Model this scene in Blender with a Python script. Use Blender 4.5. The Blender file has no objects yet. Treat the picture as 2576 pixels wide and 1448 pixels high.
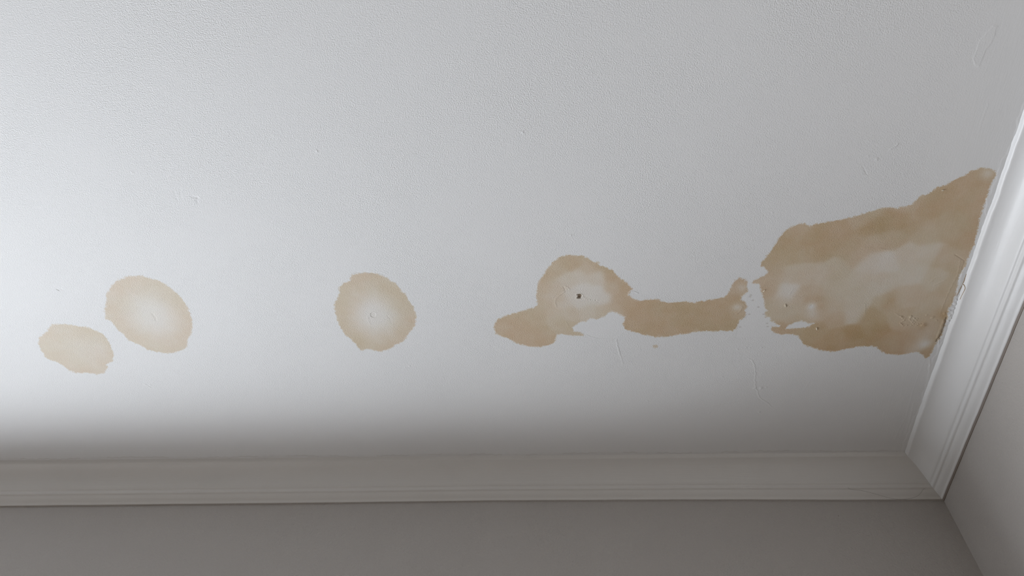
import bpy, math
import numpy as np
from mathutils import Matrix, Vector

# ---------------------------------------------------------------- camera, light, exposure
SC = bpy.context.scene
COL = SC.collection
CEIL = 2.55                      # ceiling height, metres
EYE = 1.35                       # camera height
RX, BY = 0.82533, 1.39020        # right wall, back wall
LX, FY = -6.20, -5.60            # left wall, wall behind the camera
F_PX = 1921.127
pitch, yaw, roll = math.radians(54.5699), math.radians(-6.1847), math.radians(3.7187)
fwd = Vector((math.sin(yaw)*math.cos(pitch), math.cos(yaw)*math.cos(pitch), math.sin(pitch)))
rt = Vector((math.cos(yaw), -math.sin(yaw), 0))
up = rt.cross(fwd)
r2 = rt*math.cos(roll) + up*math.sin(roll)
u2 = -rt*math.sin(roll) + up*math.cos(roll)
cam_data = bpy.data.cameras.new('camera')
cam_data.sensor_width = 36.0
cam_data.lens = F_PX*36.0/2576.0
cam_data.clip_start = 0.02
cam = bpy.data.objects.new('camera', cam_data)
COL.objects.link(cam)
M = Matrix((r2, u2, -fwd)).transposed().to_4x4()
M.translation = Vector((0, 0, EYE))
cam.matrix_world = M
SC.camera = cam

SC.view_settings.view_transform = 'Standard'
SC.view_settings.look = 'None'
SC.view_settings.gamma = 1.0
SC.view_settings.use_curve_mapping = False
SC.view_settings.exposure = 0.0

# the window in the back wall (below and left of the frame)
WX0, WX1, WZ0, WZ1 = -5.00, -0.29, 0.80, 2.25
REVEAL = 0.28
world = bpy.data.worlds.new('world')
world.use_nodes = True
world.node_tree.nodes['Background'].inputs[0].default_value = (0.80, 0.88, 1.0, 1)
world.node_tree.nodes['Background'].inputs[1].default_value = 0.0
SC.world = world
def area(name, size, size_y, energy, color, loc, rot, spread=180):
    l = bpy.data.lights.new(name, 'AREA')
    l.shape = 'RECTANGLE'
    l.size, l.size_y, l.energy, l.color = size, size_y, energy, color
    l.spread = math.radians(spread)
    o = bpy.data.objects.new(name, l)
    COL.objects.link(o)
    o.location = loc
    o.rotation_euler = [math.radians(a) for a in rot]
    return o
SKY = (0.885, 0.935, 1.0)
YW = BY+REVEAL
area('daylight_far_pane', 1.3, .75, 41.0, SKY, (-4.2, YW, 1.875), (-90, 0, 0))
area('daylight_middle_pane', 1.0, .75, 38.0, SKY, (-2.7, YW, 1.875), (-90, 0, 0))
area('daylight_near_pane', 1.0, .75, 8.8, SKY, (-1.2, YW+.3, 1.875), (-90, 0, 40), 120)
area('daylight_low_pane', 1.0, .7, 35.5, SKY, (-2.5, YW+.3, 1.15), (-90, 0, 40), 120)
area('daylight_low_near_pane', 1.0, .7, 3.5, SKY, (-1.2, YW+.3, 1.15), (-90, 0, 40), 120)
area('side_fill_light', 1.2, 1.0, 9.0, SKY, (LX+.04, 0.5, 1.2), (0, -90, 0), 90)  # added fill lamp at the unseen left wall, no window known there

# ---------------------------------------------------------------- traced outlines on the ceiling, metres from below the camera
SPECKS = [[[0.5888,1.3902, 2.4357], "w", "tiny dark speck on the back wall near the corner"],[[-0.6782,1.3272, 2.5444], "t", "tiny dark chip near the top of the back cornice at left"],[[-0.269,1.3242, 2.5454], "t", "tiny dark chip at the top of the back cornice near the middle"],[[0.7498,1.3157, 2.551], "c", "tiny dark crumb where the two cornices meet the ceiling"],[[0.7358,1.3157, 2.55], "c", "small dark crumb just left of the inner corner"]]
THREAD = [[0.621,1.364, 2.4904],[0.6264,1.364, 2.4859],[0.6457,1.3642, 2.4827],[0.6702,1.3662, 2.4765],[0.7008,1.3702, 2.4677],[0.7254,1.3722, 2.4648],[0.7513,1.3717, 2.4675],[0.7674,1.3692, 2.4739],[0.7795,1.364, 2.4847],[0.7841,1.364, 2.4857]]
RUNS = [[[[0.7519,0.8402, 2.5494],[0.752,0.848, 2.5493],[0.7521,0.8578, 2.549],[0.7517,0.8633, 2.5498],[0.753,0.8636, 2.5473],[0.7551,0.8681, 2.5436],[0.755,0.8762, 2.5437],[0.7544,0.8871, 2.5447],[0.754,0.8959, 2.5455]],0.0006],[[[0.7517,0.8633, 2.5498],[0.7502,0.8724, 2.5491],[0.749,0.8826, 2.5491],[0.748,0.8907, 2.5491]],0.0005]]
A = [[-1.0442,0.9133],[-1.0227,0.9125],[-1.0026,0.9151],[-0.984,0.9213],[-0.9678,0.923],[-0.9582,0.931],[-0.9465,0.9391],[-0.9413,0.9537],[-0.9399,0.967],[-0.9405,0.9831],[-0.9422,0.9993],[-0.9509,1.0142],[-0.9675,1.0236],[-0.9705,1.0347],[-0.9796,1.0472],[-0.9998,1.051],[-1.0201,1.0463],[-1.0464,1.0457],[-1.0584,1.037],[-1.0674,1.0213],[-1.0771,1.0128],[-1.0932,1.0041],[-1.0939,0.9904],[-1.0957,0.9767],[-1.0931,0.9606],[-1.0864,0.9475],[-1.0751,0.9412],[-1.0596,0.9298],[-1.051,0.9196]]
B = [[-0.8441,0.8007],[-0.8314,0.7988],[-0.8136,0.7993],[-0.7979,0.8056],[-0.7804,0.8132],[-0.7652,0.8278],[-0.7558,0.8425],[-0.7491,0.8596],[-0.744,0.8794],[-0.7443,0.8969],[-0.7466,0.9145],[-0.7528,0.9349],[-0.7617,0.9502],[-0.7719,0.9631],[-0.7779,0.9789],[-0.7892,0.988],[-0.8104,0.9942],[-0.828,0.996],[-0.8439,0.9921],[-0.8633,0.9863],[-0.874,0.9739],[-0.8865,0.967],[-0.898,0.9574],[-0.9029,0.9415],[-0.9108,0.9283],[-0.9146,0.9102],[-0.9247,0.9036],[-0.9197,0.8847],[-0.9093,0.8626],[-0.8991,0.8409],[-0.884,0.8221],[-0.8673,0.8095]]
C = [[-0.399,0.8085],[-0.3834,0.8053],[-0.3683,0.8044],[-0.3524,0.8077],[-0.3411,0.8119],[-0.3315,0.8176],[-0.3266,0.825],[-0.3169,0.8307],[-0.311,0.8418],[-0.3091,0.8501],[-0.3022,0.8549],[-0.2977,0.8661],[-0.2961,0.8774],[-0.2897,0.887],[-0.2882,0.8985],[-0.2858,0.91],[-0.2881,0.9216],[-0.2919,0.9332],[-0.2971,0.9429],[-0.3046,0.9526],[-0.3144,0.9664],[-0.3255,0.9782],[-0.341,0.986],[-0.3485,0.994],[-0.3621,0.9988],[-0.3756,1.0027],[-0.3829,0.9984],[-0.3967,0.9939],[-0.4134,0.9976],[-0.4182,0.9883],[-0.4241,0.9758],[-0.4302,0.9655],[-0.4395,0.9552],[-0.4433,0.9412],[-0.4453,0.9312],[-0.4482,0.9174],[-0.4484,0.9019],[-0.4478,0.8866],[-0.4449,0.8752],[-0.4385,0.866],[-0.4311,0.8513],[-0.4294,0.8384],[-0.4191,0.8277],[-0.4045,0.8227]]
D = [[-0.1329,0.9423],[-0.1295,0.9312],[-0.1219,0.9226],[-0.1093,0.9163],[-0.095,0.9112],[-0.0791,0.9062],[-0.0633,0.9001],[-0.0511,0.8961],[-0.0439,0.8899],[-0.0452,0.8771],[-0.0455,0.8623],[-0.0424,0.8458],[-0.0385,0.8315],[-0.0297,0.8196],[-0.0227,0.8057],[-0.0124,0.7921],[-0.0007,0.7826],[0.0125,0.7762],[0.0256,0.7775],[0.0354,0.7808],[0.0419,0.7771],[0.0484,0.7831],[0.0558,0.7843],[0.0566,0.7892],[0.0648,0.7934],[0.073,0.7947],[0.0764,0.8027],[0.0863,0.806],[0.0946,0.8112],[0.0993,0.8125],[0.1083,0.8251],[0.1216,0.8379],[0.1322,0.8489],[0.1383,0.8563],[0.1342,0.8653],[0.1314,0.8707],[0.1406,0.881],[0.1497,0.8859],[0.1644,0.8844],[0.1834,0.8831],[0.1954,0.8871],[0.2045,0.8911],[0.2237,0.8925],[0.2412,0.8902],[0.2576,0.8934],[0.2734,0.8902],[0.2907,0.887],[0.3065,0.8847],[0.3163,0.8804],[0.321,0.8705],[0.3251,0.8616],[0.3275,0.851],[0.331,0.8431],[0.3391,0.8389],[0.3478,0.84],[0.3528,0.8464],[0.3535,0.8526],[0.3567,0.8607],[0.357,0.8697],[0.3521,0.8768],[0.3462,0.8821],[0.3463,0.8894],[0.3526,0.8933],[0.3593,0.9008],[0.361,0.9083],[0.3567,0.9156],[0.3608,0.9251],[0.3571,0.9316],[0.3512,0.9381],[0.3479,0.9476],[0.3454,0.9591],[0.3387,0.9657],[0.322,0.9643],[0.304,0.9649],[0.2845,0.9653],[0.2665,0.9659],[0.2486,0.9693],[0.2322,0.9729],[0.2097,0.9762],[0.1884,0.9777],[0.1698,0.9723],[0.1528,0.965],[0.1358,0.9597],[0.1265,0.9536],[0.1232,0.9418],[0.126,0.9342],[0.1264,0.9247],[0.118,0.9187],[0.1074,0.9128],[0.1013,0.9098],[0.0931,0.9151],[0.0881,0.9215],[0.0778,0.9256],[0.0709,0.9298],[0.0588,0.9262],[0.0502,0.9347],[0.0381,0.9355],[0.0293,0.943],[0.024,0.9485],[0.0257,0.9575],[0.0362,0.9611],[0.0467,0.9659],[0.0432,0.9703],[0.0239,0.9687],[0.0028,0.9659],[-0.0078,0.9656],[-0.0098,0.9747],[-0.0153,0.986],[-0.0262,0.9938],[-0.0442,0.998],[-0.0638,0.9952],[-0.0832,0.9901],[-0.0971,0.9817],[-0.1091,0.9722],[-0.1195,0.9674],[-0.1314,0.9603]]
E = [[0.3746,0.813],[0.3753,0.8032],[0.3834,0.7889],[0.3897,0.7771],[0.3952,0.7607],[0.4011,0.7468],[0.4108,0.7333],[0.4194,0.7267],[0.434,0.7214],[0.4504,0.7277],[0.4613,0.7235],[0.4763,0.7217],[0.4947,0.7178],[0.5203,0.7119],[0.5416,0.7048],[0.5592,0.6987],[0.5749,0.6933],[0.5944,0.6966],[0.6104,0.6927],[0.6203,0.6876],[0.6281,0.6737],[0.6419,0.6699],[0.6535,0.6575],[0.6669,0.6527],[0.6787,0.6426],[0.6917,0.6368],[0.7033,0.6269],[0.7163,0.6222],[0.7308,0.6227],[0.742,0.6303],[0.7445,0.6387],[0.7413,0.6522],[0.7412,0.6734],[0.741,0.6884],[0.7421,0.7082],[0.7423,0.7282],[0.7456,0.7464],[0.7467,0.7602],[0.7482,0.7788],[0.7451,0.7952],[0.745,0.812],[0.7451,0.8265],[0.7406,0.8481],[0.7435,0.8702],[0.7458,0.8906],[0.7443,0.9092],[0.7412,0.9217],[0.7452,0.943],[0.7459,0.9646],[0.7472,0.9822],[0.7429,0.9976],[0.739,1.0155],[0.7374,1.0291],[0.7369,1.0406],[0.7295,1.045],[0.722,1.0356],[0.7117,1.0285],[0.698,1.0282],[0.6874,1.0337],[0.6704,1.0344],[0.6512,1.0328],[0.6391,1.0245],[0.6283,1.014],[0.6139,1.0102],[0.597,1.011],[0.5837,1.0129],[0.5691,1.0172],[0.548,1.0235],[0.531,1.0213],[0.5128,1.017],[0.4978,1.0089],[0.4834,1.0035],[0.4755,0.9905],[0.4682,0.9803],[0.4541,0.9762],[0.4348,0.9757],[0.4206,0.9703],[0.4138,0.9627],[0.4138,0.9552],[0.4206,0.9566],[0.4299,0.9576],[0.4302,0.9539],[0.4192,0.9468],[0.4109,0.9416],[0.408,0.9342],[0.3982,0.9316],[0.3975,0.9194],[0.4019,0.9172],[0.3953,0.9098],[0.3927,0.8978],[0.3884,0.8859],[0.3853,0.8765],[0.3797,0.8624],[0.3767,0.8532],[0.3635,0.8505],[0.3637,0.8448],[0.3751,0.8406],[0.3833,0.8341],[0.3899,0.8287],[0.3899,0.822],[0.3829,0.8173],[0.3786,0.8116]]
HOLE = [[0.4406,0.9626],[0.4709,0.9616],[0.4873,0.9571],[0.4946,0.9499],[0.4821,0.9484],[0.4699,0.9432],[0.4574,0.9477],[0.4461,0.9548]]
SPOT = [[0.1853,0.9994],[0.1908,0.9974],[0.1957,1.0007],[0.1952,1.0048],[0.1896,1.0058],[0.1856,1.0036]]
GAP = [[0.3917,0.8314],[0.3863,0.8403],[0.3651,0.847],[0.355,0.843],[0.353,0.8503],[0.357,0.8717],[0.3476,0.8809],[0.35,0.8951],[0.3613,0.9069],[0.3618,0.9243],[0.3615,0.9341],[0.3501,0.9417],[0.3485,0.9615],[0.3471,0.9837],[0.4128,0.9803],[0.4168,0.9703],[0.415,0.9572],[0.429,0.9586],[0.4239,0.9495],[0.4098,0.9412],[0.4022,0.9303],[0.3959,0.9059],[0.3888,0.8867],[0.382,0.8631],[0.3894,0.8359]]
P1 = [[0.1016,0.911],[0.1103,0.9177],[0.1276,0.9236],[0.1246,0.9355],[0.1232,0.9488],[0.1287,0.9578],[0.1117,0.9731],[0.1083,0.9798],[0.0767,0.9791],[0.059,0.9718],[0.0467,0.9659],[0.0362,0.9611],[0.0257,0.9575],[0.024,0.9485],[0.0293,0.943],[0.0381,0.9355],[0.0502,0.9347],[0.0588,0.9262],[0.0709,0.9298],[0.0778,0.9256],[0.0881,0.9215],[0.0931,0.9151]]
KD = [[0.047,0.8583,0.08],[0.0699,0.8637,0.08],[0.024,0.8719,0.15],[0.0854,0.8783,0.15],[0.047,0.8869,0.12],[0.0084,0.8858,0.3],[-0.0068,0.8758,0.5],[-0.0264,0.8849,0.6],[0.0548,0.9064,0.35],[0.0859,0.9122,0.45],[0.1012,0.9028,0.65],[0.1121,0.8791,0.85],[0.1002,0.8552,0.6],[0.0696,0.8311,0.35],[0.0395,0.8256,0.3],[0.013,0.8341,0.35],[-0.01,0.8474,0.55],[-0.0291,0.8468,0.7],[-0.0054,0.8106,0.7],[0.0247,0.7935,0.8],[0.0545,0.8079,0.6],[0.0693,0.7949,0.9],[0.0995,0.8228,0.85],[0.1228,0.8511,0.85],[0.0174,0.7844,0.75],[0.0158,0.9152,0.45],[-0.0076,0.9146,0.55],[-0.0468,0.9136,0.75],[-0.0871,0.9324,0.8],[-0.1194,0.9416,0.8],[-0.0886,0.9628,0.85],[-0.033,0.9744,0.85],[0.0075,0.9449,0.6],[0.0231,0.9656,0.65],[0.1277,0.8891,0.9],[0.1626,0.8996,0.95],[0.1491,0.9485,0.98],[0.2259,0.9306,1.0],[0.3021,0.9228,1.0],[0.3372,0.8948,0.9],[0.3469,0.8621,0.7],[0.3468,0.8483,0.9],[0.354,0.9096,0.8],[0.3449,0.9634,1.0]]
KE = [[0.3995,0.7529,0.95],[0.4253,0.737,0.85],[0.4634,0.755,1.0],[0.4972,0.7476,0.95],[0.5457,0.7121,0.75],[0.5639,0.7332,1.1],[0.6037,0.7263,1.05],[0.6148,0.6864,0.7],[0.6508,0.6956,1.0],[0.6831,0.6654,0.95],[0.7033,0.6431,0.95],[0.7232,0.6214,0.9],[0.7277,0.6824,0.9],[0.7414,0.7066,0.9],[0.7302,0.7635,0.9],[0.7418,0.7555,0.95],[0.6887,0.7372,0.85],[0.6583,0.7528,0.7],[0.6314,0.7272,0.85],[0.6044,0.7595,0.8],[0.5711,0.7668,0.75],[0.5303,0.7741,0.9],[0.4749,0.7809,0.9],[0.4261,0.7881,0.85],[0.3924,0.8046,0.85],[0.4035,0.8317,0.7],[0.4328,0.8326,0.5],[0.4768,0.8339,0.5],[0.5116,0.8259,0.55],[0.548,0.7918,0.7],[0.5731,0.8101,0.35],[0.6018,0.8109,0.25],[0.6335,0.7945,0.4],[0.669,0.7956,0.4],[0.6584,0.8392,0.35],[0.6968,0.8493,0.5],[0.7067,0.8054,0.7],[0.7304,0.8148,0.8],[0.5606,0.8545,0.45],[0.6045,0.8557,0.4],[0.428,0.8737,0.2],[0.4202,0.897,0.45],[0.3975,0.8682,0.7],[0.4065,0.9062,0.6],[0.4167,0.9258,0.6],[0.4457,0.9169,0.55],[0.4638,0.8888,0.55],[0.4789,0.8817,0.65],[0.4953,0.8991,0.65],[0.5032,0.9232,0.7],[0.4889,0.9277,0.45],[0.4563,0.9366,0.65],[0.4791,0.9372,0.6],[0.52,0.8717,0.5],[0.527,0.9095,0.55],[0.5635,0.9057,0.45],[0.5683,0.9298,0.4],[0.5323,0.9385,0.75],[0.454,0.9712,0.95],[0.4223,0.9654,0.9],[0.4994,0.9673,1.05],[0.5415,0.9885,1.15],[0.5743,0.9792,1.3],[0.6143,0.9702,1.15],[0.6005,0.9403,1.0],[0.6269,0.9074,0.65],[0.6496,0.8939,0.55],[0.6608,0.9419,0.75],[0.6593,1.0015,0.95],[0.6953,0.9923,0.8],[0.6983,0.9429,0.7],[0.711,0.905,0.65],[0.7382,0.9247,0.75],[0.6695,0.8851,0.6],[0.7306,0.8684,0.7],[0.7131,1.0028,0.5],[0.7375,1.0239,0.9],[0.7374,0.9933,0.7],[0.6485,1.0218,1.0],[0.5842,1.0099,1.1]]
KL = [[0.4834,0.9083,0.00595,-0.6],[0.4878,0.9257,0.0068,-0.2],[0.6279,0.9122,0.0119,0.3],[0.6277,0.8849,0.0085,0.25],[0.6322,0.8981,0.0051,0.2],[0.7294,0.6335,0.00765,-0.5],[0.7208,1.0091,0.00935,-0.45],[0.5007,0.9088,0.00595,0.2],[0.4922,0.8896,0.00595,0.2],[0.4715,0.8909,0.00595,0.15],[0.3408,0.9064,0.0068,-0.6],[0.3466,0.8594,0.0068,-0.35],[0.7378,0.9371,0.00765,0.3],[0.7042,0.9606,0.00595,0.3],[0.7494,0.9786,0.00425,0.6],[0.7463,0.9955,0.0051,0.5],[0.7494,0.9559,0.0034,0.5]]
RL = [["crack", [[0.38,1.0387],[0.388,1.0438],[0.3932,1.0556],[0.3982,1.0758],[0.3996,1.0963],[0.4035,1.1171],[0.4086,1.1277],[0.413,1.1419],[0.4208,1.1528],[0.432,1.1602],[0.4444,1.1748]],0.00111,0.45],["", [[0.2454,1.1192],[0.273,1.111],[0.3227,1.0982]],0.00085,0.14],["", [[0.2863,1.1792],[0.3346,1.1655],[0.3723,1.1554]],0.00085,0.16],["", [[0.502,1.1331],[0.512,1.1021]],0.00094,0.12],["", [[0.1117,0.9805],[0.1146,0.9999],[0.1189,1.0196],[0.123,1.0329],[0.1259,1.0463]],0.00102,0.25],["", [[0.7231,1.2766],[0.7265,1.235],[0.7299,1.2165]],0.00102,0.22],["", [[0.7366,1.1695],[0.7411,1.2204],[0.7422,1.2578]],0.0017,0.3],["", [[0.6923,0.5565],[0.6923,0.5302],[0.694,0.5069]],0.00085,0.16],["", [[0.6728,0.4631],[0.6788,0.4135]],0.00068,0.05],["flake", [[0.5568,0.5833],[0.5636,0.5786],[0.5679,0.5733]],0.00127,0.7],["", [[0.5193,0.6136],[0.5241,0.6203],[0.5281,0.6287]],0.00102,-0.45],["", [[-0.6902,0.6178],[-0.6904,0.631],[-0.6888,0.6389]],0.00102,-0.35],["", [[-0.6779,0.6139],[-0.6799,0.6248],[-0.6811,0.6336]],0.00102,-0.25],["dent", [[-0.6601,0.631],[-0.6502,0.6313],[-0.6544,0.64],[-0.6534,0.6434]],0.00127,-0.8],["", [[-0.995,0.8248],[-0.9936,0.8296],[-0.9865,0.8258]],0.00094,-0.5],["", [[-0.8231,0.8923],[-0.8195,0.9],[-0.821,0.9088]],0.00111,-0.6],["", [[-0.9035,1.0816],[-0.8948,1.092]],0.00102,0.4],["", [[-0.3842,0.9094],[-0.3851,0.9191],[-0.3823,0.9309]],0.00102,0.3],["", [[-0.3437,0.9085],[-0.3405,0.9183],[-0.3388,0.9281]],0.00085,-0.35],["", [[-0.3939,0.805],[-0.386,0.8031],[-0.3775,0.8055],[-0.3681,0.8031],[-0.3611,0.8064],[-0.3523,0.8071],[-0.3447,0.8061],[-0.3362,0.8094]],0.00076,-0.35],["crack", [[0.0105,0.8597],[0.0045,0.8637],[-0.0024,0.8698],[-0.0094,0.8781],[-0.0099,0.8866],[-0.0077,0.8962]],0.00102,0.45],["", [[0.0081,0.8483],[0.0105,0.8597]],0.00085,-0.5],["", [[0.009,0.8473],[0.0149,0.8491],[0.0185,0.8558]],0.00094,0.4],["", [[0.0111,0.9337],[0.0153,0.946]],0.00085,0.3],["", [[0.0502,0.9671],[0.059,0.9741],[0.0767,0.9791],[0.103,0.9797],[0.1117,0.9731]],0.00085,0.12],["", [[0.1101,0.9821],[0.1181,1.0193]],0.00076,0.2],["", [[0.1314,0.8707],[0.1341,0.8635],[0.1429,0.8637],[0.1489,0.8675]],0.00119,0.5],["", [[0.3428,0.9228],[0.3481,0.9173],[0.3514,0.908]],0.00111,0.5],["", [[0.3387,0.9657],[0.3479,0.9419],[0.3612,0.9289]],0.00085,0.3],["", [[0.3463,0.8894],[0.3469,0.8821],[0.356,0.8733]],0.00085,0.3],["crack", [[0.733,0.8088],[0.7368,0.8401],[0.7338,0.8639],[0.7312,0.8841],[0.7296,0.9088],[0.7292,0.9319]],0.00119,0.4],["crack", [[0.7205,0.797],[0.7414,0.811],[0.7421,0.8304],[0.7417,0.8521]],0.00111,-0.6],["crack", [[0.7435,0.943],[0.7448,0.9602],[0.7447,0.9821],[0.7403,1.0009]],0.00187,-1.6],["", [[0.7394,0.9493],[0.7396,0.9688],[0.7383,0.993]],0.00136,0.9],["", [[0.5527,0.7775],[0.5684,0.778]],0.00085,0.4],["", [[0.5781,0.7796],[0.6039,0.7839]],0.00085,0.35],["", [[0.4582,0.7921],[0.5172,0.7946]],0.00068,0.18],["blister", [[0.6449,0.9297],[0.6547,0.9364],[0.6615,0.9408],[0.6659,0.942],[0.6629,0.9506],[0.6595,0.9537],[0.6641,0.9593],[0.6736,0.9606],[0.6867,0.9598],[0.6962,0.9579],[0.7028,0.9581]],0.00153,0.25],["blister", [[0.6746,0.9369],[0.675,0.9455],[0.6812,0.951],[0.6885,0.9469],[0.6825,0.9425]],0.00136,0.25],["", [[0.5789,0.9058],[0.5953,0.9056]],0.00102,0.35],["", [[0.583,0.9059],[0.5881,0.9304]],0.00085,0.25],["", [[0.7006,0.865],[0.7076,0.8611],[0.7183,0.8534]],0.00119,0.3],["", [[0.691,0.8587],[0.6992,0.8469],[0.7157,0.8434]],0.00119,0.2],["", [[0.454,0.8668],[0.4682,0.8638]],0.00111,0.2],["", [[0.4439,0.8851],[0.4588,0.8855],[0.4636,0.881]],0.00102,0.2],["", [[0.4373,0.8779],[0.4411,0.8665]],0.00119,0.3],["fleck", [[0.386,0.8707],[0.3891,0.8662]],0.00136,1.2],["fleck", [[0.4323,0.9013],[0.4336,0.9089]],0.00111,1.0],["fleck", [[0.5011,0.9599],[0.5026,0.9666]],0.00111,1.0],["fleck", [[0.6615,0.6635],[0.665,0.6628]],0.00127,1.0],["", [[-0.9953,0.8261],[-0.9938,0.8298],[-0.9898,0.8251],[-0.9863,0.8264]],0.00085,-0.4]]
RD = [[0.4017,1.1196,0.00297,0.7],[0.4151,1.1191,0.00382,0.9],[0.4256,1.1176,0.00212,0.5],[0.4203,1.189,0.00255,0.6],[0.3317,1.0863,0.00212,0.4],[0.3147,1.1896,0.00212,0.3],[0.3549,1.0136,0.00212,0.6],[0.3715,1.0092,0.0017,0.5],[0.3789,1.01,0.00136,0.4],[0.402,1.0093,0.0017,0.5],[0.4281,1.0218,0.00136,0.3],[0.4436,1.0109,0.00136,0.3],[0.2536,1.1622,0.0017,0.3],[0.1812,1.1518,0.00204,0.25],[0.5392,0.6003,0.00255,0.7],[0.5235,0.5934,0.00212,0.4],[0.559,0.634,0.00212,0.4],[0.5283,0.6295,0.00212,0.4],[0.682,0.5942,0.0017,0.1],[0.5538,0.353,0.00136,0.5],[-0.7538,0.5784,0.00187,0.8],[0.7047,0.9588,0.0051,1.6],[0.7171,0.9412,0.0034,1.3],[0.7046,0.9351,0.00212,0.7],[0.6756,0.938,0.00297,0.9],[0.6579,0.9382,0.00255,1.0],[0.727,0.949,0.00255,0.8],[0.7374,0.9322,0.0034,0.9],[0.6262,0.905,0.00136,-0.8],[0.0224,0.7341,0.0017,0.8],[-0.4137,0.5497,0.00212,0.7],[-0.1559,0.6617,0.0017,0.5],[-0.0562,0.5288,0.00187,0.8],[-0.3178,1.0424,0.00187,0.5],[-0.3808,1.041,0.0017,0.4],[-0.3269,1.0477,0.0017,0.4],[-0.5086,1.2603,0.00255,0.6],[-0.8923,1.0844,0.00204,0.6],[-0.9398,1.2329,0.00212,-0.6],[0.5487,0.6002,0.0017,0.3],[0.4022,0.654,0.00111,-0.5],[0.3799,0.6985,0.00153,0.6],[0.4829,0.9054,0.0017,-0.6],[0.489,0.897,0.0017,0.4],[-0.2039,1.0156,0.00127,-0.5],[0.6574,0.9375,0.00127,1.1],[0.6609,0.9419,0.00127,1.1],[0.6655,0.9474,0.00127,1.1],[0.6595,0.9537,0.00127,1.1],[0.6636,0.9571,0.00127,1.1],[0.667,0.9609,0.00127,1.1],[0.6747,0.9444,0.00127,1.1],[0.6761,0.9365,0.00127,1.1],[0.6753,0.9401,0.00127,1.1],[0.6824,0.9489,0.00127,1.1],[0.6833,0.9425,0.00127,1.1],[0.6885,0.9469,0.00127,1.1],[0.6897,0.9437,0.00127,1.1],[0.6865,0.9523,0.00127,1.1],[0.6818,0.9532,0.00127,1.1],[0.6733,0.9595,0.00127,1.1],[0.6817,0.9597,0.00127,1.1],[0.6851,0.9566,0.00127,1.1],[0.6917,0.96,0.00127,1.1],[0.6943,0.9572,0.00127,1.1],[0.6981,0.9558,0.00127,1.1],[0.7011,0.9613,0.00127,1.1],[0.7445,0.9249,0.00258,1.4454545454545453],[0.7487,0.9367,0.00329,1.6272727272727274],[0.7529,0.9443,0.00215,0.990909090909091],[0.7525,0.9304,0.00329,0.990909090909091],[0.7512,0.9199,0.0023,1.9],[0.7507,0.9001,0.00244,1.2636363636363637],[0.753,0.8888,0.00244,1.0818181818181818],[0.7497,0.9507,0.00201,1.6272727272727274],[0.7531,0.9572,0.00258,1.0818181818181818],[0.7455,0.9134,0.00244,1.2636363636363637],[0.7509,0.9094,0.00314,1.6272727272727274],[0.043,0.8734,0.00144,0.45],[0.0457,0.8742,0.00144,0.6],[0.0479,0.8782,0.00144,0.6],[0.05,0.8775,0.00144,0.45],[0.0532,0.8795,0.00144,0.45],[0.0547,0.8807,0.00144,-0.4],[0.0579,0.8811,0.00144,0.6],[0.0593,0.88,0.00144,-0.4],[0.0629,0.883,0.00144,0.45],[0.0639,0.8829,0.00144,-0.4],[0.0667,0.8824,0.00144,0.6],[0.0692,0.8826,0.00144,-0.4],[0.0721,0.8832,0.00144,0.45],[0.0741,0.8873,0.00144,-0.4]]
RP = [["raised_paint_ridge", [[0.6638,0.3837],[0.6592,0.3917],[0.6516,0.4039],[0.6503,0.4102],[0.6507,0.4187],[0.6482,0.4314],[0.6521,0.4381],[0.6561,0.4448],[0.6617,0.4461],[0.6624,0.4342],[0.6638,0.4214],[0.6693,0.4089],[0.6706,0.3964],[0.6692,0.3881],[0.671,0.384]],0.28,0.001],["filled_hole", [[-0.3776,0.9018],[-0.3717,0.8991],[-0.3667,0.9021],[-0.3666,0.9079],[-0.3709,0.9136],[-0.377,0.9125],[-0.3796,0.9076]],-0.5,0.001],["plaster_hole", [[0.0324,0.8677],[0.0392,0.8664],[0.043,0.8701],[0.0417,0.8736],[0.0391,0.8769],[0.0323,0.8767],[0.0352,0.8719]],-3.5,0.0009]]
GS = [[0.3653,0.8785],[0.3706,0.8909],[0.3832,0.9075],[0.3954,0.9252],[0.3581,0.9311],[0.354,0.9557],[0.4053,0.948],[0.4072,0.956],[0.3643,0.8823],[0.3679,0.9245]]
CB = [-0.8206,0.8972]
CC = [-0.3691,0.9101]

# ---------------------------------------------------------------- helpers
def link(name, me, mat=None, parent=None, kind=None, label=None, cat=None, group=None):
    o = bpy.data.objects.new(name, me)
    COL.objects.link(o)
    if mat and me: me.materials.append(mat)
    if parent: o.parent = parent
    if kind: o['kind'] = kind
    if label: o['label'] = label
    if cat: o['category'] = cat
    if group: o['group'] = group
    return o

def box_mesh(name, boxes):
    v, f = [], []
    for x0, x1, y0, y1, z0, z1 in boxes:
        b = len(v)
        v += [(x0,y0,z0),(x1,y0,z0),(x1,y1,z0),(x0,y1,z0),(x0,y0,z1),(x1,y0,z1),(x1,y1,z1),(x0,y1,z1)]
        f += [tuple(b+i for i in q) for q in ((0,3,2,1),(4,5,6,7),(0,1,5,4),(1,2,6,5),(2,3,7,6),(3,0,4,7))]
    me = bpy.data.meshes.new(name)
    me.from_pydata(v, [], f)
    return me

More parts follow.
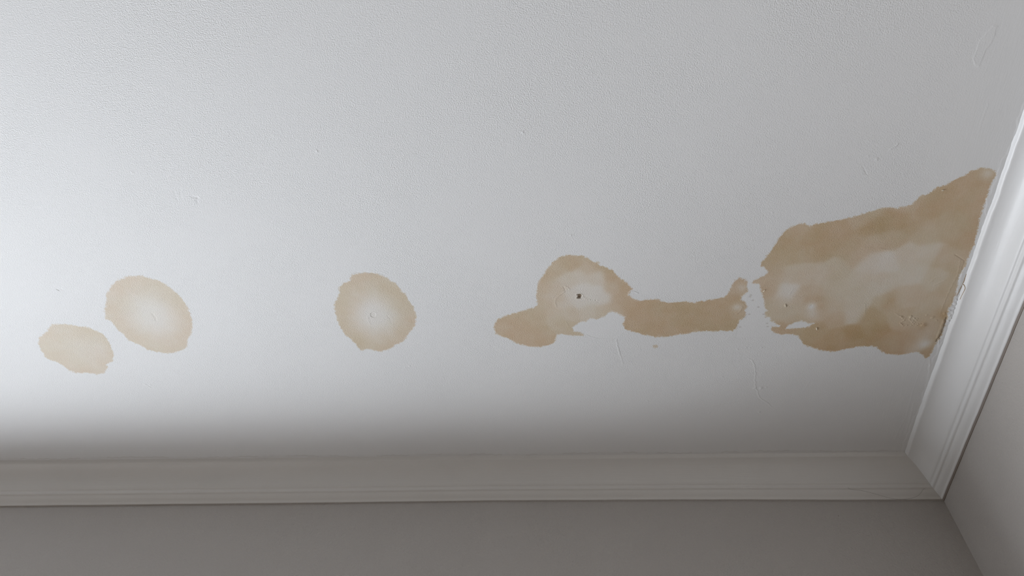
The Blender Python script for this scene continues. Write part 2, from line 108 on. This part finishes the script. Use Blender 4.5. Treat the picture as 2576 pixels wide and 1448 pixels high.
class NT:
    """small node-tree builder"""
    def __init__(s, name, rough=0.6, spec=0.3):
        s.m = bpy.data.materials.new(name); s.m.use_nodes = True
        s.t = s.m.node_tree; s.b = s.t.nodes['Principled BSDF']
        s.b.inputs['Roughness'].default_value = rough
        s.b.inputs['Specular IOR Level'].default_value = spec
        s.tc = s.t.nodes.new('ShaderNodeTexCoord')
    def set(s, sock, v):
        if isinstance(v, bpy.types.NodeSocket): s.t.links.new(v, sock)
        elif v is not None: sock.default_value = v
    def math(s, op, a, b=None, c=None, clamp=False):
        n = s.t.nodes.new('ShaderNodeMath'); n.operation = op; n.use_clamp = clamp
        for i, x in enumerate((a, b, c)):
            if x is not None: s.set(n.inputs[i], x)
        return n.outputs[0]
    def mapr(s, v, a, b, c=0.0, d=1.0, smooth=True):
        n = s.t.nodes.new('ShaderNodeMapRange'); n.interpolation_type = 'SMOOTHSTEP' if smooth else 'LINEAR'
        s.set(n.inputs['Value'], v)
        for k, x in zip(('From Min', 'From Max', 'To Min', 'To Max'), (a, b, c, d)): s.set(n.inputs[k], x)
        return n.outputs['Result']
    def attr(s, name):
        n = s.t.nodes.new('ShaderNodeAttribute'); n.attribute_name = name
        return n.outputs['Fac']
    def mapping(s, scale=(1,1,1), rot=(0,0,0)):
        n = s.t.nodes.new('ShaderNodeMapping')
        s.t.links.new(s.tc.outputs['Object'], n.inputs[0])
        n.inputs['Scale'].default_value = scale; n.inputs['Rotation'].default_value = rot
        return n.outputs[0]
    def noise(s, scale, detail=2.0, rough=0.5, vec=None, dist=0.0):
        n = s.t.nodes.new('ShaderNodeTexNoise')
        s.set(n.inputs['Vector'], vec or s.tc.outputs['Object'])
        n.inputs['Scale'].default_value = scale; n.inputs['Detail'].default_value = detail
        n.inputs['Roughness'].default_value = rough; n.inputs['Distortion'].default_value = dist
        return n.outputs['Fac']
    def mix(s, fac, a, b, kind='MIX'):
        n = s.t.nodes.new('ShaderNodeMix'); n.data_type = 'RGBA'; n.blend_type = kind
        s.set(n.inputs[0], fac); s.set(n.inputs[6], a); s.set(n.inputs[7], b)
        return n.outputs[2]
    def bump(s, height, strength, dist, normal=None):
        n = s.t.nodes.new('ShaderNodeBump')
        s.set(n.inputs['Height'], height); s.set(n.inputs['Strength'], strength)
        n.inputs['Distance'].default_value = dist
        if normal: s.t.links.new(normal, n.inputs['Normal'])
        return n.outputs[0]
    def out(s, color, normal=None):
        s.set(s.b.inputs['Base Color'], color)
        if normal: s.t.links.new(normal, s.b.inputs['Normal'])
        return s.m
    def xyz(s):
        n = s.t.nodes.new('ShaderNodeSeparateXYZ'); s.t.links.new(s.tc.outputs['Object'], n.inputs[0])
        return n.outputs

# ---------------------------------------------------------------- materials
BASE = (0.85, 0.85, 0.85, 1)
def ceiling_material():
    n = NT('ceiling_paint', 0.62, 0.25)
    sdf, dens, patch, dark = n.attr('sdf'), n.attr('stain_amount'), n.attr('bare'), n.attr('grime')
    f1 = n.math('SUBTRACT', n.noise(620, 3, .7), .5)
    f2 = n.math('SUBTRACT', n.noise(170, 2, .55), .5)
    e = n.math('ADD', sdf, n.math('ADD', n.math('MULTIPLY', f1, 13.0), n.math('MULTIPLY', f2, 9.0)))
    fac = n.mapr(e, -1.4, 1.9)
    grain = n.mapr(n.noise(520, 2, .6), .3, .7, .86, 1.12, False)
    cloud = n.mapr(n.noise(24, 6, .65), .3, .7, .84, 1.15, False)
    k = n.math('MULTIPLY', n.math('MULTIPLY', dens, fac), n.math('MULTIPLY', grain, cloud))
    cols = []
    hue = n.mapr(n.noise(11, 3, .55), .35, .65)
    for c, c2 in zip(TINT, TINT2):
        cm = n.math('ADD', c, n.math('MULTIPLY', hue, c2-c))
        cols.append(n.math('MULTIPLY', BASE[0], n.math('POWER', cm, k)))
    cc = n.t.nodes.new('ShaderNodeCombineXYZ')
    for i in range(3): n.t.links.new(cols[i], cc.inputs[i])
    col = n.mix(dark, cc.outputs[0], (0.25, 0.165, 0.09, 1))
    # roller stipple, softer on the brushed strips along the walls
    p = n.xyz()
    wallx = n.mapr(p[0], RX-0.24, RX-0.12)
    wally = n.mapr(p[1], BY-0.42, BY-0.18, 0.0, 0.75)
    soft = n.math('MAXIMUM', n.math('MAXIMUM', wallx, wally), n.math('MULTIPLY', patch, .45))
    st = n.math('SUBTRACT', 1.0, n.math('MULTIPLY', soft, .85))
    patchy = n.mapr(n.noise(5, 2, .5), .3, .7, .75, 1.2)
    h1 = n.noise(480, 1.5, .5, dist=.2)
    b = n.bump(h1, n.math('MULTIPLY', st, patchy), 0.00068)
    brush = n.noise(90, 3, .6, vec=n.mapping((7, .5, 1)))
    b = n.bump(brush, n.math('MULTIPLY', wallx, .3), 0.0008, b)
    return n.out(col, b)
TINT = (0.768, 0.59, 0.415)
TINT2 = (0.742, 0.597, 0.41)      # slightly olive

def paint(name, col, rough, grain, strength, dist, vec_scale=(1,1,1), spec=.3):
    n = NT(name, rough, spec)
    v = n.mapping(vec_scale)
    b = n.bump(n.noise(grain, 3, .55, vec=v), strength, dist)
    c = n.mix(n.noise(9, 3, .6), col, tuple(x*.95 for x in col[:3])+(1,))
    return n.out(c, b)

MAT_CEIL = ceiling_material()
MAT_WALL = paint('wall_paint', (0.57, 0.54, 0.515, 1), .6, 260, 1.0, .0016)
MAT_DARK = paint('dark_wall_paint', (0.31, 0.275, 0.235, 1), .6, 190, .9, .0009)
MAT_TRIM_B = paint('cornice_paint', (0.84, 0.825, 0.80, 1), .38, 70, .35, .0008, (.25, 3, 3), .4)
MAT_TRIM_R = paint('cornice_gloss', (0.9, 0.9, 0.9, 1), .36, 70, .35, .0008, (3, .25, 3), .4)
MAT_FLOOR = paint('pale_carpet', (0.26, 0.205, 0.15, 1), .5, 30, .2, .001)
MAT_FRAME = paint('window_paint', (0.82, 0.82, 0.81, 1), .4, 40, .1, .0005)
MAT_HAIR = paint('cobweb', (0.16, 0.14, 0.115, 1), .7, 40, .1, .0001)
MAT_BROWN = paint('rusty_brown', (0.36, 0.22, 0.09, 1), .5, 90, .3, .0006)
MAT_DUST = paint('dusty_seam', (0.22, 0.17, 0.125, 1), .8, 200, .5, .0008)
MAT_UNDER = paint('underside_shade', (0.47, 0.42, 0.39, 1), .7, 90, .5, .0008)  # darker tone paints in the shade on the cornice underside

# ---------------------------------------------------------------- ceiling
def seg_dist(px, py, poly, closed):
    d = np.full(px.shape, 1e9)
    n = len(poly)
    for i in range(n if closed else n-1):
        ax, ay = poly[i]; bx, by = poly[(i+1) % n]
        ex, ey = bx-ax, by-ay
        L = ex*ex+ey*ey+1e-18
        t = np.clip(((px-ax)*ex+(py-ay)*ey)/L, 0, 1)
        d = np.minimum(d, (px-ax-t*ex)**2+(py-ay-t*ey)**2)
    return np.sqrt(d)

def inside(px, py, poly):
    c = np.zeros(px.shape, bool)
    n = len(poly)
    for i in range(n):
        ax, ay = poly[i]; bx, by = poly[(i+1) % n]
        if ay == by: continue
        c ^= ((ay > py) != (by > py)) & (px < (bx-ax)*(py-ay)/(by-ay)+ax)
    return c

def sdist(px, py, poly):
    d = seg_dist(px, py, poly, True)
    return np.where(inside(px, py, poly), d, -d)*1000.0      # millimetres, + inside

def sstep(a, b, x):
    t = np.clip((x-a)/(b-a), 0, 1)
    return t*t*(3-2*t)

def axis(stops):
    out = [stops[0][0]]
    for (a, st), (b, _) in zip(stops[:-1], stops[1:]):
        n = max(1, round((b-a)/st))
        out += list(a+(b-a)*np.arange(1, n+1)/n)
    return np.array(out)

xs = axis([(LX, .25), (-1.5, .0018), (-.45, .0011), (RX, 0)])
ys = axis([(FY, .25), (.2, .002), (.70, .0011), (BY, 0)])
NX, NY = len(xs), len(ys)
PX, PY = np.meshgrid(xs, ys)                 # shape NY, NX
H = np.zeros_like(PX)                        # relief in mm, + towards the room
SDF = np.full(PX.shape, -50.0)
DEN = np.zeros_like(PX)
PAT = np.zeros_like(PX)
GRM = np.zeros_like(PX)
PART = np.zeros((NY-1, NX-1), np.int32)      # 0 = plain ceiling
parts = {}                                   # id -> (name, label)

def window(poly, m):
    a = np.array([p[:2] for p in poly])
    i0, i1 = np.searchsorted(xs, [a[:,0].min()-m, a[:,0].max()+m])
    j0, j1 = np.searchsorted(ys, [a[:,1].min()-m, a[:,1].max()+m])
    return slice(max(j0-1,0), min(j1+1,NY)), slice(max(i0-1,0), min(i1+1,NX))

def faces_of(sl):
    return slice(sl[0].start, min(sl[0].stop, NY)-1), slice(sl[1].start, min(sl[1].stop, NX)-1)

def mark(sl, mask, pid):
    f = mask[:-1,:-1].astype(int)+mask[1:,:-1]+mask[:-1,1:]+mask[1:,1:] >= 3
    PART[faces_of(sl)][f] = pid

def new_part(name, label):
    pid = len(parts)+1
    parts[pid] = (name, label)
    return pid

def kfield(px, py, pts, sig):
    num = np.zeros(px.shape); den = np.zeros(px.shape)+1e-12
    for x, y, k in pts:
        w = np.exp(-((px-x)**2+(py-y)**2)/(2*sig*sig))+1e-9
        num += w*k; den += w
    return num/den

def stain(poly, dens, label, holes=()):
    sl = window(poly, .02)
    px, py = PX[sl], PY[sl]
    s = sdist(px, py, poly)
    for hp in holes:
        s = np.minimum(s, -sdist(px, py, hp))
    k = dens(px, py, np.maximum(s, 0))
    new = s > SDF[sl]
    SDF[sl] = np.where(new, s, SDF[sl])
    DEN[sl] = np.where(new, k, DEN[sl])
    mark(sl, s > 0, new_part('water_stain', label))

def ring(cx, cy, k0, k1, a, b):
    def f(px, py, s):
        d = np.hypot(px-cx, py-cy)*1000
        return k0+(k1-k0)*sstep(a, b, d/(d+s+.01))
    return f

stain(A, ring(-.98, .98, .44, .55, .3, 1.), 'small light tan oval stain with an even colour, lowest and leftmost on the ceiling')
stain(B, ring(CB[0], CB[1], .20, .55, .12, .9), 'light tan oval stain with a pale centre, second from the left')
stain(C, ring(CC[0], CC[1], .17, .70, .12, .92), 'round tan stain with a pale centre around a filled hole')
def dens_d(px, py, s): return .15+.97*kfield(px, py, KD, .0085)+.06*np.exp(-s/5.)
def dens_e(px, py, s): return .05+1.12*kfield(px, py, KE, .0095)+.08*np.exp(-s/6.)
stain(D, dens_d, 'tan stain with a lobed ring around a small hole and a long band running right')
stain(E, dens_e, 'largest brown stain, mottled and darker along its rim, spreading to the right cornice', (HOLE,))
stain(SPOT, lambda px, py, s: .55+0*px, 'tiny faint brown spot below the long tan band')
for x, y, r, k in KL:
    sl = window([(x, y)], 3*r)
    DEN[sl] += k*np.exp(-((PX[sl]-x)**2+(PY[sl]-y)**2)/(2*r*r))*(DEN[sl] > 0)
DEN = np.maximum(DEN, .03*(DEN > 0))
for poly, label in ((GAP, 'irregular unstained white patch between the long band and the largest stain'),
                    (P1, 'smooth unstained white patch cut into the underside of the ringed stain'),
                    (HOLE, 'thin unstained white sliver inside the lower left of the largest stain')):
    sl = window(poly, .01)
    s = sdist(PX[sl], PY[sl], poly)
    PAT[sl] = np.maximum(PAT[sl], sstep(-1, 1.5, s))
    H[sl] -= .12*sstep(-.6, .6, s)
    m = s > 0
    fsl = faces_of(sl)
    keep = PART[fsl].copy()
    mark(sl, m, new_part('bare_patch', label))
    PART[fsl] = np.where(keep > 0, keep, PART[fsl])
for x, y in GS:                                       # small grey pits left on the white patch
    sl = window([(x, y)], .006)
    rr = np.hypot((PX[sl]-x)/1.7, PY[sl]-y)
    g = np.exp(-(rr/.0013)**2)
    H[sl] -= .35*g
    GRM[sl] = np.maximum(GRM[sl], .35*g)

REL = {'crack': [], 'blister': [], 'fleck': [], 'dent': [], 'flake': []}
LABELS = {
 'crack': ['wiggly raised hairline crack below the white patch, near the back cornice', 'short curved crack beside the small hole in the ringed stain',
           'long thin ridge of lifted paper edge beside the right cornice', 'fine dark split at the upper right of the largest stain', 'wide dark brown split where the largest stain meets the right cornice'],
 'blister': ['row of lumpy blistered paint low in the largest stain', 'small curl of blistered paint above the lumpy row'],
 'fleck': ['cream fleck at the left tip of the largest stain', 'upright cream fleck in the pale left part of the largest stain', 'upright cream fleck right of the white sliver', 'cream fleck on the upper edge of the largest stain'],
 'dent': ['small hooked dent in the bright ceiling at left'],
 'flake': ['short slanting lifted flake at the upper right of the ceiling']}
rng = np.random.default_rng(5)
for name, pts, w, hh in RL:
    sl = window(pts, .012)
    px, py = PX[sl], PY[sl]
    jx = .0005*np.sin(py*2100+3*np.sin(px*700))+.0004*np.sin(py*5200)
    d = seg_dist(px+jx, py+jx[::-1, ::-1]*.5, pts, False)
    if name == 'fleck': continue
    g = np.exp(-(d/w)**2)
    if 0 < hh < .3: hh *= 1.6
    mod = 1+.35*np.sin(px*1500+py*1900)
    H[sl] += hh*g*mod
    if hh < -1.5:
        GRM[sl] = np.maximum(GRM[sl], .6*np.exp(-(d/(w*.8))**2))
    if name and name != 'fleck':
        i = len(REL[name]); REL[name].append(1)
        mark(sl, d < w*1.5, new_part({'crack':'crack','blister':'blister','fleck':'paint_fleck','dent':'dent','flake':'paint_flake'}[name], LABELS[name][i]))
for x, y, r, hh in RD:
    sl = window([(x, y)], .008)
    a = rng.uniform(0, 3.14); ex = 1+rng.uniform(0, .6)
    dx, dy = PX[sl]-x, PY[sl]-y
    u, v = dx*math.cos(a)+dy*math.sin(a), (-dx*math.sin(a)+dy*math.cos(a))*ex
    H[sl] += hh*np.exp(-((u*u+v*v)/(r*r))**1.3)
for name, poly, hh, w in RP:
    sl = window(poly, .006)
    s = sdist(PX[sl], PY[sl], poly)
    H[sl] += hh*sstep(-w*1000*.5, w*1000*.5, s)
    if name != 'plaster_hole': H[sl] += abs(hh)*.8*np.exp(-(s/.8)**2)
    else:
        GRM[sl] = np.maximum(GRM[sl], .8*sstep(-.2, .8, s)); H[sl] += .5*np.exp(-((s+1.2)/.9)**2)
        SDF[sl] = SDF[sl]
    mark(sl, s > -.6, new_part(name, {'raised_paint_ridge': 'long narrow island of thicker paint at the top right of the ceiling',
         'filled_hole': 'small round filled hole in the middle of the round tan stain',
         'plaster_hole': 'small dark brown hole in the centre of the ringed stain'}[name]))
# hand-filled joint between ceiling and the right cornice, lumpy
EX = RX-.0735
sl = (slice(np.searchsorted(ys, .2), NY), slice(np.searchsorted(xs, EX-.06), NX))
px, py = PX[sl], PY[sl]
edge = EX-.004-.0035*np.sin(py*31)-.002*np.sin(py*83+1)-.0012*np.sin(py*260)
H[sl] += .55*sstep(-.0012, .0012, px-edge)
lum = np.maximum(0, np.sin(py*140+2*np.sin(px*300))*np.sin(py*57+1)-.35)
zone = np.exp(-((py-.98)/.10)**2)
H[sl] += (1.8*zone+.35)*lum*np.exp(-((px-edge)/.005)**2)
edge2 = EX-.022-.003*np.sin(py*23+1)
H[sl] += .18*np.exp(-((px-edge2)/.0012)**2)*sstep(.9, 1.15, py)
# joint along the back cornice: ragged little paint edge
EYB = BY-.0735
sl = (slice(np.searchsorted(ys, EYB-.03), NY), slice(np.searchsorted(xs, -1.5), NX))
px, py = PX[sl], PY[sl]
edge = EYB-.0035-.002*np.sin(px*17)-.001*np.sin(px*91)-.0008*np.sin(px*333)
H[sl] += .4*sstep(-.001, .001, py-edge)
GRM[sl] = np.maximum(GRM[sl], .22*np.exp(-((py-edge+.0008)/.0011)**2)*(.35+.65*(np.sin(px*44)*np.sin(px*13.7+1) > -.1)))
GRM[sl] = np.maximum(GRM[sl], .07*np.exp(-((py-edge-.003)/.006)**2))

def build_ceiling():
    z = CEIL-H*.001
    co = np.stack([PX, PY, z], -1).reshape(-1, 3)
    gx = np.gradient(z, xs, axis=1); gy = np.gradient(z, ys, axis=0)
    nr = np.stack([gx, gy, -np.ones_like(gx)], -1).reshape(-1, 3)
    nr /= np.linalg.norm(nr, axis=1)[:, None]
    idx = np.arange(NX*NY).reshape(NY, NX)
    quads = np.stack([idx[:-1,:-1], idx[1:,:-1], idx[1:,1:], idx[:-1,1:]], -1).reshape(-1, 4)
    pid = PART.reshape(-1)
    attrs = {'sdf': SDF, 'stain_amount': DEN, 'bare': PAT, 'grime': GRM}
    root = None
    for p in [0]+sorted(parts):
        fq = quads[pid == p]
        if not len(fq): continue
        used = np.unique(fq)
        remap = np.zeros(NX*NY, np.int32); remap[used] = np.arange(len(used))
        fl = remap[fq].reshape(-1)
        me = bpy.data.meshes.new('ceiling' if p == 0 else parts[p][0])
        me.vertices.add(len(used)); me.vertices.foreach_set('co', co[used].astype(np.float32).reshape(-1))
        me.loops.add(len(fl)); me.loops.foreach_set('vertex_index', fl)
        me.polygons.add(len(fq)); me.polygons.foreach_set('loop_start', np.arange(0, len(fl), 4, dtype=np.int32))
        me.polygons.foreach_set('use_smooth', np.ones(len(fq), bool))
        me.update(calc_edges=True)
        for k, arr in attrs.items():
            a = me.attributes.new(k, 'FLOAT', 'POINT')
            a.data.foreach_set('value', arr.reshape(-1)[used].astype(np.float32))
        me.normals_split_custom_set_from_vertices(nr[used].astype(np.float32))
        if p == 0:
            root = link('ceiling', me, MAT_CEIL, kind='structure', label='white stippled ceiling with tan and brown water stains')
        else:
            link(parts[p][0], me, MAT_CEIL, root, label=parts[p][1])
    return root
CE = build_ceiling()

# ---------------------------------------------------------------- walls, floor, window
T = .30
link('wall_right', box_mesh('wall_right', [(RX, RX+.12, FY-.12, BY+T, 0, CEIL)]), MAT_WALL, kind='structure', label='pale grey wall at the right')
link('wall_left', box_mesh('wall_left', [(LX-.12, LX, FY-.12, BY+T, 0, CEIL)]), MAT_DARK, kind='structure')
link('wall_front', box_mesh('wall_front', [(LX, RX, FY-.12, FY, 0, CEIL)]), MAT_DARK, kind='structure')
link('wall_back', box_mesh('wall_back', [(LX, WX0, BY, BY+REVEAL, 0, CEIL), (WX1, RX, BY, BY+REVEAL, 0, CEIL),
     (WX0, WX1, BY, BY+REVEAL, 0, WZ0), (WX0, WX1, BY, BY+REVEAL, WZ1, CEIL)]), MAT_WALL, kind='structure', label='plain greige wall below the back cornice')
link('floor', box_mesh('floor', [(LX, RX, FY, BY, -.1, 0)]), MAT_FLOOR, kind='structure')
fw = .045
wy0, wy1 = BY+REVEAL-.05, BY+REVEAL-.002
ws = [(WX0, WX1, wy0, wy1, WZ0, WZ0+fw), (WX0, WX1, wy0, wy1, WZ1-.012, WZ1)]
for mx in (WX0, WX1-.02):
    ws.append((mx, mx+.02, wy0, wy1, WZ0+fw, WZ1-.012))
link('window_1', box_mesh('window_1', ws), MAT_FRAME, kind='structure')
y0, y1, z0, z1 = -.15, 1.15, .65, 1.75
link('side_fill_frame', box_mesh('side_fill_frame', [(LX, LX+.03, y0, y0+fw, z0, z1), (LX, LX+.03, y1-fw, y1, z0, z1),
     (LX, LX+.03, y0+fw, y1-fw, z0, z0+fw), (LX, LX+.03, y0+fw, y1-fw, z1-fw, z1)]), MAT_FRAME, kind='structure')  # invented window frame dressing the added side fill lamp, out of view

# ---------------------------------------------------------------- cornices
prof = [(73.5, 0), (72.4, 1.2), (71.2, 4.0), (69.6, 7.2), (68.0, 8.2), (66.2, 8.6)]
P0, P1c, P2 = (66.2, 8.6), (43, 13), (29, 49.5)
for i in range(1, 15):
    t = i/14
    prof.append(tuple((1-t)**2*a+2*t*(1-t)*b+t*t*c for a, b, c in zip(P0, P1c, P2)))
prof += [(28.0, 50.3), (26.8, 50.9), (25.6, 52.0), (24.9, 53.6), (24.8, 55.4), (24.6, 57.2), (23.6, 58.6), (22.0, 59.3), (20.6, 59.6), (19.4, 60.6),
         (18.3, 62.3), (16.6, 64.8), (14.2, 67.2), (11.6, 69.2), (9.4, 70.8), (8.0, 72.2), (7.3, 73.4), (6.9, 74.6), (6.2, 75.4), (5.0, 75.7)]
prof = np.array(prof)*.001
NV_FACE = len(prof)

def wob(s, seed):
    r = np.random.default_rng(seed)
    o = np.zeros_like(s)
    for fq, am in ((7, .35), (19, .3), (43, .22), (97, .12), (230, .07)):
        o += am*np.sin(s*fq*(1+.2*r.uniform())+r.uniform(0, 6))
    return o

def cornice(name, mat, side, label):
    if side == 'back':
        s = axis([(LX, .05), (-1.6, .003), (RX, 0)])
        # the moulding sags a little in the old wall
        sag = np.interp(s, [-1.45, -.62, -.17, .35, .58, .76], [-4.2, .4, 4.2, 3.4, .8, 0])*.001
    else:
        s = axis([(FY, .05), (.1, .003), (BY, 0)])
        sag = np.zeros_like(s)
    seed = 3 if side == 'back' else 11
    amp = (.35 if side == 'back' else .8)*.001
    w1, w2, w3 = wob(s, seed)*amp, wob(s*1.7, seed+1)*amp, wob(s*2.3, seed+2)*.001
    V = np.zeros((len(s), NV_FACE+2, 3))
    for j in range(NV_FACE):
        u, d = prof[j]
        wt = d/.0757
        dz = sag*wt+w1*wt*(1 if j > 28 else .45)
        du = w2*.5*(1-wt)
        if j < 4: du = du+w3*(1.0 if side == 'right' else .4)
        if j >= NV_FACE-4: dz = dz+w3*(.55 if side == 'right' else .2)
        uu = u+du; dd = d-dz
        if j == 0: dd = 0*dd
        end = np.minimum(s, (RX if side == 'back' else BY)-uu)
        near = (s > end-1e-9)
        run = end
        if side == 'back': V[:, j] = np.stack([run, BY-uu, CEIL-dd], -1)
        else: V[:, j] = np.stack([RX-uu, run, CEIL-dd], -1)
    # underside face back to the wall
    for e, (u, d) in enumerate(((.0009, .0760), (.0, .0763))):
        dz = sag+w1
        end = np.minimum(s, (RX if side == 'back' else BY)-u)
        if side == 'back': V[:, NV_FACE+e] = np.stack([end, BY-u+0*s, CEIL-d+dz], -1)
        else: V[:, NV_FACE+e] = np.stack([RX-u+0*s, end, CEIL-d+dz], -1)
    n, m = V.shape[:2]
    idx = np.arange(n*m).reshape(n, m)
    q = np.stack([idx[:-1,:-1], idx[:-1,1:], idx[1:,1:], idx[1:,:-1]], -1).reshape(-1, 4)
    if side == 'right': q = q[:, ::-1]
    me = bpy.data.meshes.new(name)
    me.from_pydata(V.reshape(-1, 3).tolist(), [], q.tolist())
    me.polygons.foreach_set('use_smooth', np.ones(len(q), bool))
    o = link(name, me, mat, kind='structure', label=label)
    me.materials.append(MAT_UNDER if side == 'right' else MAT_WALL)  # back underside takes the wall tone to deepen the shade below its lip
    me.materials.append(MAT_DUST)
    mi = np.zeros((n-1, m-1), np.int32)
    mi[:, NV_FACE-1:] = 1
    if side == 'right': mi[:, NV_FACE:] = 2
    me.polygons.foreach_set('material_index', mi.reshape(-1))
    me.set_sharp_from_angle(angle=math.radians(50))
    return o
TB = cornice('trim_1', MAT_TRIM_B, 'back', 'white cornice along the top of the back wall')
TR = cornice('trim_2', MAT_TRIM_R, 'right', 'white cornice along the top of the right wall, stained where the big stain meets it')

# ---------------------------------------------------------------- little things
def tube(name, pts, rad, mat, sides=6, **kw):
    pts = [Vector(p) for p in pts]
    v, f = [], []
    for i, p in enumerate(pts):
        t = (pts[min(i+1, len(pts)-1)]-pts[max(i-1, 0)]).normalized()
        a = t.cross(Vector((.3, .2, 1))).normalized(); b = t.cross(a)
        r = rad[i] if isinstance(rad, (list, tuple)) else rad
        for k in range(sides):
            an = 2*math.pi*k/sides
            v.append(p+a*math.cos(an)*r+b*math.sin(an)*r)
    for i in range(len(pts)-1):
        for k in range(sides):
            f.append((i*sides+k, i*sides+(k+1)%sides, (i+1)*sides+(k+1)%sides, (i+1)*sides+k))
    f.append(tuple(range(sides))[::-1]); f.append(tuple((len(pts)-1)*sides+k for k in range(sides)))
    me = bpy.data.meshes.new(name); me.from_pydata([tuple(x) for x in v], [], f)
    me.polygons.foreach_set('use_smooth', np.ones(len(f), bool))
    return link(name, me, mat, **kw)
def bez(pts, n=40):
    """Catmull-Rom through the points"""
    P = [Vector(p) for p in pts]
    P = [P[0]*2-P[1]]+P+[P[-1]*2-P[-2]]
    out = []
    for i in range(1, len(P)-2):
        for k in range(n):
            t = k/n
            out.append(.5*((2*P[i])+(P[i+1]-P[i-1])*t+(2*P[i-1]-5*P[i]+4*P[i+1]-P[i+2])*t*t+(3*P[i]-P[i-1]-3*P[i+1]+P[i+2])*t**3))
    out.append(P[-2])
    return out

# a loose thread of cobweb sagging in front of the lower moulding near the corner
th = [pt for pt in THREAD]
tube('cobweb_thread', bez(th, 14), .00017, MAT_HAIR, 5,
     label='fine dark cobweb thread sagging across the back cornice just left of the corner', cat='cobweb')

# rusty runs on the face of the right cornice beside the big stain
for i, (pts, rad) in enumerate(RUNS):
    c = bez(pts, 8)
    m = len(c)
    rr = [rad*(.5+.5*math.sin(math.pi*min(1, (k+1.5)/(m+1)))*(.8+.3*math.sin(k*1.9))) for k in range(m)]
    tube('rusty_run', c, rr, MAT_BROWN, 6, parent=TR, label='thin rusty brown run of leaked water')

def blob(name, p, q, r, mat, parent, label):
    """small pebble-shaped crumb stretched from p to q"""
    p, q = Vector(p), Vector(q)
    c = (p+q)/2; ax = (q-p); L = max(ax.length/2+r*.4, r); ax.normalize()
    a = ax.cross(Vector((.2, .3, 1))).normalized(); b = ax.cross(a)
    v, f = [tuple(c-ax*L)], []
    NR, NS = 5, 8
    for i in range(1, NR):
        th = math.pi*i/NR
        for k in range(NS):
            ph = 2*math.pi*k/NS
            rr = r*math.sin(th)*(1+.18*math.sin(k*2.3+i*1.7))
            v.append(tuple(c-ax*L*math.cos(th)+a*rr*math.cos(ph)+b*rr*math.sin(ph)))
    v.append(tuple(c+ax*L))
    for k in range(NS):
        f.append((0, 1+(k+1)%NS, 1+k)); o = 1+(NR-2)*NS
        f.append((o+k, o+(k+1)%NS, len(v)-1))
    for i in range(NR-2):
        for k in range(NS):
            o = 1+i*NS
            f.append((o+k, o+(k+1)%NS, o+NS+(k+1)%NS, o+NS+k))
    me = bpy.data.meshes.new(name); me.from_pydata(v, [], f)
    me.polygons.foreach_set('use_smooth', np.ones(len(f), bool))
    return link(name, me, mat, parent=parent, label=label)
MAT_CREAM = paint('cream_fleck', (0.86, 0.78, 0.64, 1), .6, 300, .2, .0002)
fl = [r for r in RL if r[0] == 'fleck']
for (nm, pts, w, hh), lb in zip(fl, LABELS['fleck']):
    blob('paint_fleck', (*pts[0], CEIL-.0006), (*pts[-1], CEIL-.0012), .0010, MAT_CREAM, CE, lb)
for p, par, lb in SPECKS:
    blob('dark_speck', (p[0]-.0006, p[1], p[2]), (p[0]+.0006, p[1], p[2]), .0007, MAT_DUST, {'w': bpy.data.objects['wall_back'], 't': TB, 'c': CE}[par], lb)
